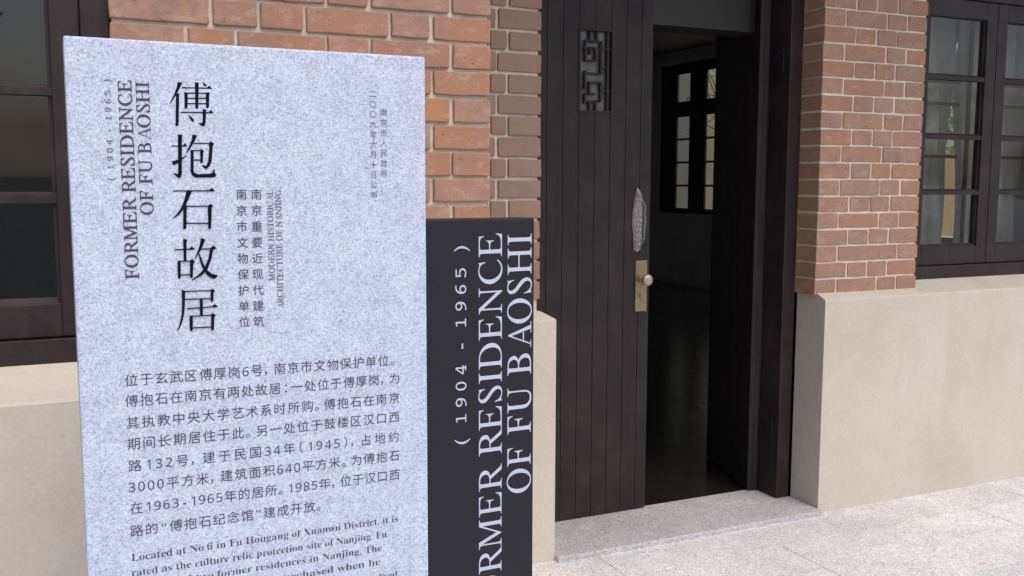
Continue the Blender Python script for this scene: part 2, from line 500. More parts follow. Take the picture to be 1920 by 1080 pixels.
# --- projecting bay on the left: y = 2.60
YB = 2.60
bay = MB()
for k, a, b in courses(0.955, TOPZ):
    if a < 0.955: a = 0.95
    seq_row(bay, 0.137, 1.140, a, b, YB, ['S', 'H', 'H', 'S', 'H', 'Q'] if k % 2 else ['Q', 'H', 'S', 'H', 'S', 'H'], 0.03, joint=0.0100)
    if b > 2.68:
        seq_row(bay, -0.99, 0.137, a, b, YB, fill_pat(1.127, k % 2), 0.03)
    seq_row(bay, -2.2, -0.99, a, b, YB, fill_pat(1.21, k % 2), 0.03)
w1 = bay.build('brick_wall', M_BRICK, house)
mo = MB()
mo.box(0.142, 1.134, YB + 0.0100, YB + 0.30, 0.93, 3.2)
mo.box(-0.985, 0.142, YB + 0.0100, YB + 0.30, 2.66, 3.2)
mo.box(-3.0, -0.995, YB + 0.0100, YB + 0.30, 0.93, 3.2)
mo.build('mortar', M_MORTAR, w1)
# return wall of the bay
rt = MB()
rt.box(1.02, 1.136, YB + 0.302, 3.45, 0.0, 3.2)
rm = rt.build('bay_return', M_MORTAR, house)
rb = MB()
for k, a, b in courses(0.955, TOPZ):
    seq_row(rb, 2.634, 3.150, max(a, 0.976), b, 0.0, ['H', 'Q', 'Q'] if k % 2 else ['S', 'Q', 'C'], 0.02)
rb.v = [(1.1435 - y, x, z) for x, y, z in rb.v]
rb.build('brick_face', M_BRICK, rm)

# --- wall beside and over the door, and pier to the window: y = 3.21
YW = 3.21
st = MB()
for k, a, b in courses(0.945, TOPZ):
    if a < 0.945: a = 0.94
    if k % 2: seq_row(st, 1.142, 1.608, a, b, YW, ['H', 'Q', 'Q'], 0.13, 0.62)  # greyed to put the recess shade into the bricks
    else: seq_row(st, 1.142, 1.608, a, b, YW, ['C', 'S', 'C', 'H'] if False else ['S', 'C', 'H'], 0.13, 0.62)
    if a > 2.60: seq_row(st, 1.612, 2.913, a, b, YW, fill_pat(1.30, k % 2), 0.03, 0.3)
w2 = st.build('brick_wall', M_BRICK, house)
mo = MB()
mo.box(1.139, 1.598, YW + 0.0095, YW + 0.30, 0.90, 3.2)
mo.box(1.598, 2.924, YW + 0.0095, YW + 0.30, 2.58, 3.2)
mo.build('mortar', M_MORTAR, w2)

pr = MB()
ZP, PP = 0.722 + EYE, 0.0707
for k, a, b in courses(0.945, TOPZ, ZP, PP):
    if a < 0.94: a = 0.938
    odd = k % 2
    seq_row(pr, 2.917, 3.499, a, b, YW, ['H', 'S', 'H', 'H'] if odd else ['Q', 'H', 'H', 'Q'], 0.03, 0.12, 0.0078, first_depth=0.125, pale=True)
    if b > 2.68: seq_row(pr, 3.505, 4.63, a, b, YW, fill_pat(1.13, odd), 0.03, 0, 0.0078)
    seq_row(pr, 4.635, 5.9, a, b, YW, fill_pat(1.27, odd), 0.03, 0, 0.0078)
    # the wall turns in towards the door: one header deep
w3 = pr.build('brick_wall', M_BRICK, house)
mo = MB()
mo.box(2.9206, 3.490, YW + 0.0036, YW + 0.30, 0.946, 3.2)
mo.box(3.490, 4.64, YW + 0.0036, YW + 0.30, 2.66, 3.2)
mo.box(4.64, 7.95, YW + 0.0036, YW + 0.30, 0.90, 3.2)
mo.build('mortar', M_MORTAR, w3)

# --- cream stucco plinths with sloping shoulders
pl = MB()
pl.prism([(2.95, -0.05), (2.43, -0.05), (2.43, 0.915), (2.436, 0.922), (2.615, 0.974), (2.95, 0.974)], -3.0, 1.175)
pl.build('plinth', M_STUCCO, house)
pl = MB()
pl.prism([(3.33, -0.05), (3.16, -0.05), (3.16, 0.914), (3.164, 0.919), (3.213, 0.944), (3.33, 0.944)], 1.176, 1.650)
# bevel the shoulder next to the door as well
o = pl.build('plinth', M_STUCCO, house)
for v in o.data.vertices:
    if v.co.x > 1.6 and v.co.z > 0.93: v.co.x = 1.612
pl = MB()
pl.add([(2.931, 3.16, -0.05), (3.499, 3.16, -0.05), (3.499, 3.335, -0.05), (2.931, 3.335, -0.05),
        (2.931, 3.16, 0.922), (3.499, 3.16, 0.922), (3.499, 3.335, 0.922), (2.931, 3.335, 0.922),
        (2.931, 3.165, 0.9285), (3.499, 3.165, 0.9285), (2.931, 3.335, 0.9285), (2.931, 3.216, 0.953), (3.499, 3.216, 0.953), (3.499, 3.335, 0.953), (2.931, 3.335, 0.953)],
       [(0, 1, 5, 4), (3, 0, 4, 7), (4, 5, 9, 8), (7, 4, 8, 10), (8, 9, 12, 11), (10, 8, 11, 14), (11, 12, 13, 14), (2, 3, 7, 10, 14, 13, 6), (1, 2, 6, 13, 12, 9, 5), (0, 3, 2, 1)])
pl.build('plinth', M_STUCCO, house)
pl = MB()
pl.prism([(3.50, -0.05), (3.16, -0.05), (3.16, 0.924), (3.164, 0.930), (3.322, 0.981), (3.50, 0.981)], 3.499, 7.95)
pl.build('plinth', M_STUCCO, house)

# --- windows
def window(x0, x1, y, curtain=False):
    zb, zt = 0.979, 2.655
    J = 0.066
    fr = MB()
    fr.box(x0, x0 + J, y, y + 0.09, zb + 0.056, zt, 0.003)
    fr.box(x1 - J, x1, y, y + 0.09, zb + 0.056, zt, 0.003)
    fr.box(x0, x1, y - 0.004, y + 0.10, zb - 0.012, zb + 0.0555, 0.003)
    fr.box(x0 + J, x1 - J, y, y + 0.09, 2.262, 2.325, 0.003)
    fr.box(x0 + J, x1 - J, y, y + 0.09, zt - 0.06, zt, 0.003)
    w = fr.build('window', M_WOOD, house)
    xm = (x0 + x1) / 2
    for a, b in ((x0 + J + 0.0015, xm - 0.0015), (xm + 0.0015, x1 - J - 0.0015)):
        cs = MB()
        T = 0.067
        ya, yb = y + 0.008, y + 0.05
        cs.box(a, a + T, ya, yb, 1.0375, 2.2595, 0.004)
        cs.box(b - T, b, ya, yb, 1.0375, 2.2595, 0.004)
        cs.box(a + T, b - T, ya, yb, 1.0375, 1.122, 0.004)
        cs.box(a + T, b - T, ya, yb, 2.178, 2.2595, 0.004)
        for zz in (1.379, 1.637, 1.908):
            # muntin with a sloping top edge
            cs.prism([(ya + 0.002, zz - 0.013), (ya + 0.002, zz + 0.006), (ya + 0.014, zz + 0.014), (yb - 0.006, zz + 0.014), (yb - 0.006, zz - 0.013)], a + T, b - T)
        # glazing bead
        cs.box(a + T, a + T + 0.009, ya + 0.012, yb - 0.004, 1.122, 2.178)
        cs.box(b - T - 0.009, b - T, ya + 0.012, yb - 0.004, 1.122, 2.178)
        cs.prism([(ya + 0.004, 1.122), (ya + 0.017, 1.134), (yb - 0.004, 1.134), (yb - 0.004, 1.122)], a + T + 0.009, b - T - 0.009)
        cs.build('casement', M_WOOD, w)
        g = MB()
        g.add([(a + T, ya + 0.022, 1.12), (b - T, ya + 0.022, 1.12), (b - T, ya + 0.022, 2.18), (a + T, ya + 0.022, 2.18)], [(0, 1, 2, 3)])
        g.build('pane', M_GLASS, w)
    g = MB()
    g.add([(x0 + J, y + 0.04, 2.325), (x1 - J, y + 0.04, 2.325), (x1 - J, y + 0.04, 2.595), (x0 + J, y + 0.04, 2.595)], [(0, 1, 2, 3)])
    g.build('pane', M_GLASS, w)
    return w
win_l = window(-0.99, 0.1375, 2.625)
win_r = window(3.4985, 4.634, 3.305)

# bars modelled behind the right window to imitate doubled bar reflections
sc_ = MB()
for z in (1.905, 1.800, 1.548):
    sc_.box(3.56, 4.00, 3.452, 3.466, z - 0.008, z + 0.008)
    sc_.box(4.14, 4.58, 3.452, 3.466, z - 0.008, z + 0.008)
sc_.box(4.062, 4.078, 3.452, 3.466, 1.04, 2.26); sc_.box(3.545, 3.5595, 3.45, 3.468, 1.04, 2.26); sc_.box(4.5805, 4.595, 3.45, 3.468, 1.04, 2.26)
sc_.box(3.56, 4.58, 3.452, 3.466, 2.2605, 2.285); sc_.box(3.56, 4.58, 3.40, 3.52, 1.02, 1.0395)
sc_.build('reflection_bars', M_WOOD, win_r)

# --- door frame, doors
df = MB()
df.box(1.607, 1.675, 3.34, 3.47, 0.024, 2.55, 0.003)
df.box(2.850, 2.918, 3.335, 3.465, 0.024, 2.55, 0.004)
df.box(1.675, 2.850, 3.34, 3.47, 2.475, 2.55, 0.003)
df.box(2.8455, 3.10, 3.4655, 3.474, 0.024, 2.55)
df.build('door_frame', M_WOOD, house)

YD = 3.47
dl = MB()
xr = 2.250
edges = [2.250, 2.196, 2.1245, 2.052, 1.980, 1.907, 1.835, 1.763, 1.680]
LX0, LX1, LZ0, LZ1 = 1.908, 2.056, EYE + 0.282, EYE + 0.602         # lattice opening
for b, a in zip(edges, edges[1:]):
    if a < LX1 and b > LX0:
        hole = (max(a + 0.0008, LX0 - 0.001), min(b - 0.0008, LX1 + 0.001), LZ0, LZ1)
        for c in plate_cells(a + 0.0008, b - 0.0008, 0.028, 2.47, [(hole[0] - 1e-5, hole[1] + 1e-5, hole[2], hole[3])]):
            dl.box(c[0], c[1], YD, YD + 0.022, c[2], c[3], 0.0016 if c[1] - c[0] > 0.01 else 0)
    else:
        dl.box(a + 0.0008, b - 0.0008, YD, YD + 0.022, 0.028, 2.47, 0.0014)
for z0, z1 in ((0.028, LZ0 - 0.02), (LZ1 + 0.02, 2.47)):
    dl.box(1.68, xr - 0.001, YD + 0.0225, YD + 0.045, z0, z1)
door = dl.build('door', M_DOOR, house)
# lattice rim, fretwork and glass
rim = MB()
R_ = 0.007
rim.box(LX0 - R_, LX0 + 0.003, YD - 0.004, YD + 0.012, LZ0 - R_, LZ1 + R_, 0.0015)
rim.box(LX1 - 0.003, LX1 + R_, YD - 0.004, YD + 0.012, LZ0 - R_, LZ1 + R_, 0.0015)
rim.box(LX0 + 0.003, LX1 - 0.003, YD - 0.004, YD + 0.012, LZ0 - R_, LZ0 + 0.003, 0.0015)
rim.box(LX0 + 0.003, LX1 - 0.003, YD - 0.004, YD + 0.012, LZ1 - 0.003, LZ1 + R_, 0.0015)
rim.build('lattice_rim', M_DOOR, door)
def LU(a): return LX0 + 0.003 + (LX1 - LX0 - 0.006) * a / 322.0
def LV(a): return LZ1 - 0.003 - (LZ1 - LZ0 - 0.006) * a / 812.0
lat = MB()
up = [(58, 100, 300), (222, 104, 430), (105, 0, 88), (175, 0, 88), (165, 168, 300), (105, 168, 232)]
verts_ = up + [(58, 415, 590), (222, 520, 700), (105, 520, 640), (105, 715, 812), (170, 715, 812), (58, 640, 730)] + [(290, 0, 812)]
hors_ = [(104, 58, 222), (300, 58, 165), (430, 58, 222), (168, 105, 165), (175, 0, 58), (175, 222, 322), (520, 105, 222), (590, 0, 58), (600, 222, 322), (640, 105, 165), (715, 58, 222), (812 - 104, 160, 222), (365, 222, 290)]
for x, a, b in verts_:
    lat.box(LU(x - 10), LU(x + 10), YD + 0.003, YD + 0.012, LV(min(812, b + 9)), LV(max(0, a - 9)))
for z, a, b in hors_:
    lat.box(LU(max(0, a)), LU(min(322, b)), YD + 0.0045, YD + 0.011, LV(z + 10), LV(z - 10))
lat.build('lattice', M_DOOR, door)
g = MB()
g.add([(LX0, YD + 0.018, LZ0), (LX1, YD + 0.018, LZ0), (LX1, YD + 0.018, LZ1), (LX0, YD + 0.018, LZ1)], [(0, 1, 2, 3)])
g.build('pane', M_REFLGLASS, door)

# cast pull plate
def pull_plate():
    ox, oz, k = 1150, 320, 3.6
    left = [(160, 115), (150, 140), (143, 175), (136, 205), (138, 235), (131, 270), (130, 320), (126, 350), (131, 400), (135, 430), (137, 470), (137, 505), (143, 535), (162, 549)]
    right = [(164, 115), (175, 130), (186, 150), (196, 165), (194, 185), (204, 205), (210, 225), (219, 245), (217, 290), (221, 340), (216, 400), (214, 455), (205, 480), (196, 498), (188, 520), (186, 535), (166, 549)]
    X = lambda u: 2.159 + (u / k + ox - 1185) * 0.0026
    Z = lambda v: EYE - 0.018 - (v / k + oz - 350) * 0.00221
    def at(side, v):
        for (x0, v0), (x1, v1) in zip(side, side[1:]):
            if v0 <= v <= v1: return x0 + (x1 - x0) * (v - v0) / max(1e-6, v1 - v0)
        return side[-1][0]
    from mathutils import noise as mn
    nr, nc = 64, 17
    vs, fs = [], []
    for i in range(nr + 1):
        v = 116 + (548.5 - 116) * i / nr
        a, b = at(left, v), at(right, v)
        for c in range(nc + 1):
            s = c / nc
            u = a + (b - a) * s
            x, z = X(u), Z(v)
            edge = min(1, 5 * min(s, 1 - s)) * min(1, 10 * min(i / nr, 1 - i / nr))
            rel = 0.5 + 0.5 * mn.noise((x * 95, z * 80, 3.0)) + 0.35 * math.sin(z * 300 + 7 * math.sin(x * 200))
            h = 0.004 + 0.0065 * edge + 0.0035 * rel * edge
            if 205 < v < 480 and 0.66 < s < 0.74: h = 0.003           # groove beside the grip
            if 215 < v < 470 and s >= 0.74: h += 0.004
            vs.append((x, YD - h, z))
    for i in range(nr):
        for c in range(nc):
            p = i * (nc + 1) + c
            fs.append((p, p + 1, p + nc + 2, p + nc + 1))
    n = len(vs)
    border = [c for c in range(nc + 1)] + [i * (nc + 1) + nc for i in range(1, nr + 1)] + [nr * (nc + 1) + c for c in range(nc - 1, -1, -1)] + [i * (nc + 1) for i in range(nr - 1, 0, -1)]
    for p in border: vs.append((vs[p][0], YD + 0.001, vs[p][2]))
    m_ = len(border)
    for q in range(m_):
        fs.append((border[q], border[(q + 1) % m_], n + (q + 1) % m_, n + q))
    mb = MB(); mb.add(vs, fs)
    return mb.build('pull_plate', M_PEWTER, door)
pull_plate()
lk = MB()
kz = EYE - 0.470
hole = (2.200, 2.2045, kz - 0.012, kz + 0.004)
vs, fs = pierced(2.180, 2.236, EYE - 0.538, EYE - 0.324, [hole, (2.199, 2.2055, kz + 0.0, kz + 0.007)], YD - 0.006, YD - 0.0005)
lk.add(vs, fs)
lk.build('lock_plate', M_BRASS, door)
kn = MB()
vs, fs = lathe([(0.0001, 0.0), (0.014, 0.0), (0.014, 0.006), (0.009, 0.009), (0.0078, 0.030), (0.014, 0.034), (0.022, 0.040), (0.0252, 0.048), (0.0245, 0.055), (0.020, 0.060), (0.010, 0.0625), (0.0004, 0.063)])
kn.add([(x + 2.2055, y + YD - 0.006, z + EYE - 0.402) for x, y, z in vs], fs)
kn.build('knob', M_KNOB, door, True)

# right leaf folded back into the room
dr = MB()
W = 0.585
for k in range(8):
    dr.box(k * 0.0731 + 0.001, (k + 1) * 0.0731 - 0.001, -0.045, -0.023, 0.028, 2.47, 0.002)
dr.box(0.0, W, -0.0225, 0.0, 0.028, 2.47, 0.002)
door2 = dr.build('door', M_DOOR, house)
door2.location = (2.800, YD + 0.005, 0)
door2.rotation_euler = (0, 0, math.radians(72))
for zz in (EYE + 0.52, EYE - 1.10):
    h = MB()
    h.box(2.8425, 2.8495, 3.372, 3.425, zz - 0.055, zz + 0.055, 0.001)
    for q in (-0.038, 0, 0.038):
        vs, fs = lathe([(0.0001, 0.0), (0.0045, 0.0), (0.004, 0.0022), (0.0003, 0.003)], 10)
        h.add([(2.8425 + y, 3.398 + x, zz + q + z) for x, y, z in vs], fs)
    h.build('hinge', M_HINGE, house)

# threshold of flamed granite
th = MB()
th.box(1.6505, 2.9305, 3.125, 3.50, -0.05, 0.022, 0.006, (0.70, 0.70, 0.71, 1))
th.build('threshold', M_PAVE, house)
# grey lintel behind the doors
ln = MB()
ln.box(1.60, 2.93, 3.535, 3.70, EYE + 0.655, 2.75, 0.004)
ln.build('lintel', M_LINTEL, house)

# rooms behind
fl = MB()
fl.box(-3.0, 7.95, 3.5005, 13.1, -0.05, 0.020)
fl.build('floor', M_FLOOR, house)
ce = MB()
ce.box(-3.1, 8.0, 2.55, 13.2, 3.2005, 3.4)
ce.box(-3.4, 8.3, 2.05, 2.5495, 3.25, 3.4)
ce.build('roof', M_ROOF, house)
iw = MB()
iw.box(-3.1, -3.0, 2.62, 13.0, 0, 3.2)
iw.box(-3.0, 7.95, 13.0, 13.1, 0, 3.2)
iw.box(1.30, 1.40, 3.52, 12.99, 0.021, 3.2)
iw.box(-2.99, 1.29, 6.6, 6.7, 0.021, 3.2)
# outer wall on the right with two seen openings and two added to light the room (built as y-z cells)
vs, fs = pierced(3.51, 12.99, 0.021, 3.2, [(10.34, 11.75, 1.0, 3.02), (6.25, 7.35, 0.9, 2.75), (8.0, 9.7, 0.9, 2.9), (4.0, 5.6, 0.9, 2.9)], 0, 0.18)
iw.add([(7.77 + y, x, z) for x, y, z in vs], fs)
iw.build('inner_wall', M_ROOM, house)
wf = MB()
hs = [(a, b, c, e) for a, b in ((10.43, 10.71), (11.07, 11.37)) for c, e in ((2.51, 2.88), (1.07, 1.365), (1.392, 1.678), (1.705, 1.99), (2.017, 2.306))]
vs, fs = pierced(10.3405, 11.7495, 1.0005, 3.0195, hs, 0, 0.03)
wf.add([(7.775 + y, x, z) for x, y, z in vs], fs)
w = wf.build('window', M_WOOD, house)
gp = MB()
gp.add([(7.79, 10.36, 1.02), (7.79, 11.73, 1.02), (7.79, 11.73, 3.0), (7.79, 10.36, 3.0)], [(0, 1, 2, 3)])
gp.build('pane', M_GLASS, w)

# canopy added out of view, to shade the wall beside the door
cn = MB()
cn.box(1.18, 2.20, 2.60, 3.205, 2.78, 2.88, 0.01)
cn.build('shade_canopy', M_ROOF, house)

# sheer curtains hanging inside the right window
def curtain(x0, x1, y, ph, lean):
    nx, nz = 70, 24
    vs, fs = [], []
    for j in range(nz + 1):
        z = 1.0 + 1.6 * j / nz
        for i in range(nx + 1):
            s = i / nx
            x = x0 + (x1 - x0) * s
            d = 0.016 * math.sin(ph + 46 * x + lean * z) + 0.010 * math.sin(ph * 2 + 21 * x - 2.2 * lean * z) + 0.004 * math.sin(130 * x + 3 * z)
            vs.append((x, y + d, z))
    for j in range(nz):
        for i in range(nx):
            p = j * (nx + 1) + i
            fs.append((p, p + 1, p + nx + 2, p + nx + 1))
    mb = MB(); mb.add(vs, fs)
    return mb
c = curtain(3.53, 4.010, 3.52, 0.5, 4.0).build('curtain', M_CURTAIN, None, True)
tag(c, 'grey sheer curtain left of the bright gap behind the right window', 'curtain', 'sheer curtains behind the right window')
c = curtain(4.076, 4.62, 3.53, 2.1, -3.0).build('curtain', M_CURTAIN, None, True)
tag(c, 'grey sheer curtain right of the bright gap behind the right window', 'curtain', 'sheer curtains behind the right window')

# ------------------------------------------------------------------ what stands beyond the far windows
nb = thing('neighbouring_house', 'pale rendered house seen through the far window beyond the doorway', 'house', (11, 17, 0))
mb = MB(); mb.box(0.0, 5, -1.35, 8, -0.06, 5.0); mb.build('wall', M_PALE, nb)
mb = MB(); mb.box(-0.3, 5.3, -1.6, 8.3, 5.001, 5.2); mb.build('roof', M_ROOF, nb)
yf = MB()
for k in range(14):
    yf.box(9.2, 9.225, 6.0 + k * 0.24, 6.235 + k * 0.24, -0.06, 1.70, 0.004)
yf.box(9.226, 9.27, 6.0, 9.36, 0.35, 0.45); yf.box(9.226, 9.27, 6.0, 9.36, 1.35, 1.45)
tag(yf.build('board_fence', M_YELLOW), 'ochre yellow board fence seen through the gap between the curtains', 'fence')
gw = MB()
gw.box(12.6, 12.8, 12.0, 17.0, -0.06, 2.35); gw.box(12.55, 12.85, 12.0, 17.0, 2.3505, 2.42)
tag(gw.build('garden_wall', M_PALE), 'low pale garden wall behind the far window, right of the pale house', 'wall')
pp = MB()
bm = bmesh.new(); bmesh.ops.create_cone(bm, cap_ends=True, segments=10, radius1=0.05, radius2=0.04, depth=3.4)
pp.addbm(bm, None, Matrix.Translation((11.9, 15.45, 1.3)) @ Matrix.Rotation(math.radians(38), 4, 'X'))
tag(pp.build('timber_prop', M_BARK), 'dark timber prop leaning on the low pale garden wall', 'post')

def tree(x, y, h, label, seed, spread=1.0, leaves=900, crown_lo=0.4):
    R = random.Random(seed)
    t = thing('tree', label, 'tree', (x, y, -0.06))
    tk = MB()
    tips = []
    def limb(p, q, r0, r1, n=6):
        p, q = Vector(p), Vector(q)
        ax = (q - p).normalized(); u = ax.orthogonal().normalized(); w_ = ax.cross(u)
        vs = []
        for pt, rr in ((p, r0), ((p + q) / 2 + Vector((R.uniform(-.06, .06), R.uniform(-.06, .06), 0)), (r0 + r1) / 2), (q, r1)):
            for k in range(n):
                a = 2 * math.pi * k / n
                vs.append(pt + (u * math.cos(a) + w_ * math.sin(a)) * rr)
        fs = [(i * n + k, i * n + (k + 1) % n, (i + 1) * n + (k + 1) % n, (i + 1) * n + k) for i in range(2) for k in range(n)]
        tk.add(vs, fs)
    top = (0.1, 0.0, h * 0.62)
    limb((0, 0, 0), top, 0.09, 0.045, 8)
    for k in range(11):
        a = R.uniform(0, 6.28); z0 = h * R.uniform(crown_lo, 0.62)
        q = (spread * R.uniform(.4, 1.0) * math.cos(a), spread * R.uniform(.4, 1.0) * math.sin(a), z0 + h * R.uniform(.08, .38))
        limb((0.05, 0, z0), q, 0.03, 0.010)
        tips.append(Vector(q))
        for m_ in range(2):
            q2 = Vector(q) + Vector((R.uniform(-.4, .4), R.uniform(-.4, .4), R.uniform(0, .4))) * spread
            limb(q, q2, 0.011, 0.004, 5); tips.append(q2)
    tk.build('trunk', M_BARK, t)
    cr = MB()
    for k in range(leaves):
        c_ = R.choice(tips) + Vector((R.gauss(0, .22), R.gauss(0, .22), R.gauss(0, .18))) * spread
        a = Vector((R.uniform(-1, 1), R.uniform(-1, 1), R.uniform(-1, 1))).normalized()
        b = a.orthogonal().normalized()
        s = R.uniform(.03, .06)
        cr.add([c_ - a * s, c_ + b * s * .45, c_ + a * s, c_ - b * s * .45], [(0, 1, 2, 3)])
    cr.build('crown', M_LEAF, t)
    return t
tree(11.5, 15.0, 3.9, 'thin branching tree in front of the low pale garden wall', 3, 0.8, 500, 0.5)
tree(10.6, 9.0, 3.4, 'leafy green tree behind the ochre yellow board fence', 5, 1.0, 1800, 0.35)
tree(10.9, 10.1, 3.8, 'taller green tree behind the far end of the ochre fence', 9, 1.0, 1500, 0.35)

# unseen wall and trees, added for the window glass to mirror
cw = MB(); cw.box(-14, 14, -7.3, -7.05, -0.06, 1.5); cw.box(-14.05, 14.05, -7.36, -6.99, 1.5005, 1.60, 0.01)
tag(cw.build('reflected_wall', M_STUCCO), 'unseen rendered wall added opposite the brick house for the windows to mirror', 'wall')
tree(-3.2, -9.0, 5.5, 'unseen broad green tree added behind the opposite wall for the left window to mirror', 21, 1.7, 2600, 0.3)
tree(6.5, -9.2, 5.0, 'unseen green tree added behind the opposite wall for the right window to mirror', 22, 1.6, 2400, 0.3)

# ------------------------------------------------------------------ the two sign slabs
YG, YK = 1.650, 1.667
gs = MB(); gs.box(0.0208, 0.5985, YG, YG + 0.085, -0.001, 1.638, 0.0038)
gsign = gs.build('granite_sign', M_GRANITE)
tag(gsign, 'tall pale speckled granite slab with black Chinese title and grey paragraphs', 'sign')
ks = MB(); ks.box(0.6005, 0.8220, YK, YK + 0.060, -0.001, 1.352, 0.0022)
ksign = ks.build('black_sign', M_BLACK)
tag(ksign, 'lower black slab with large white serif letters, beside the granite slab', 'sign')

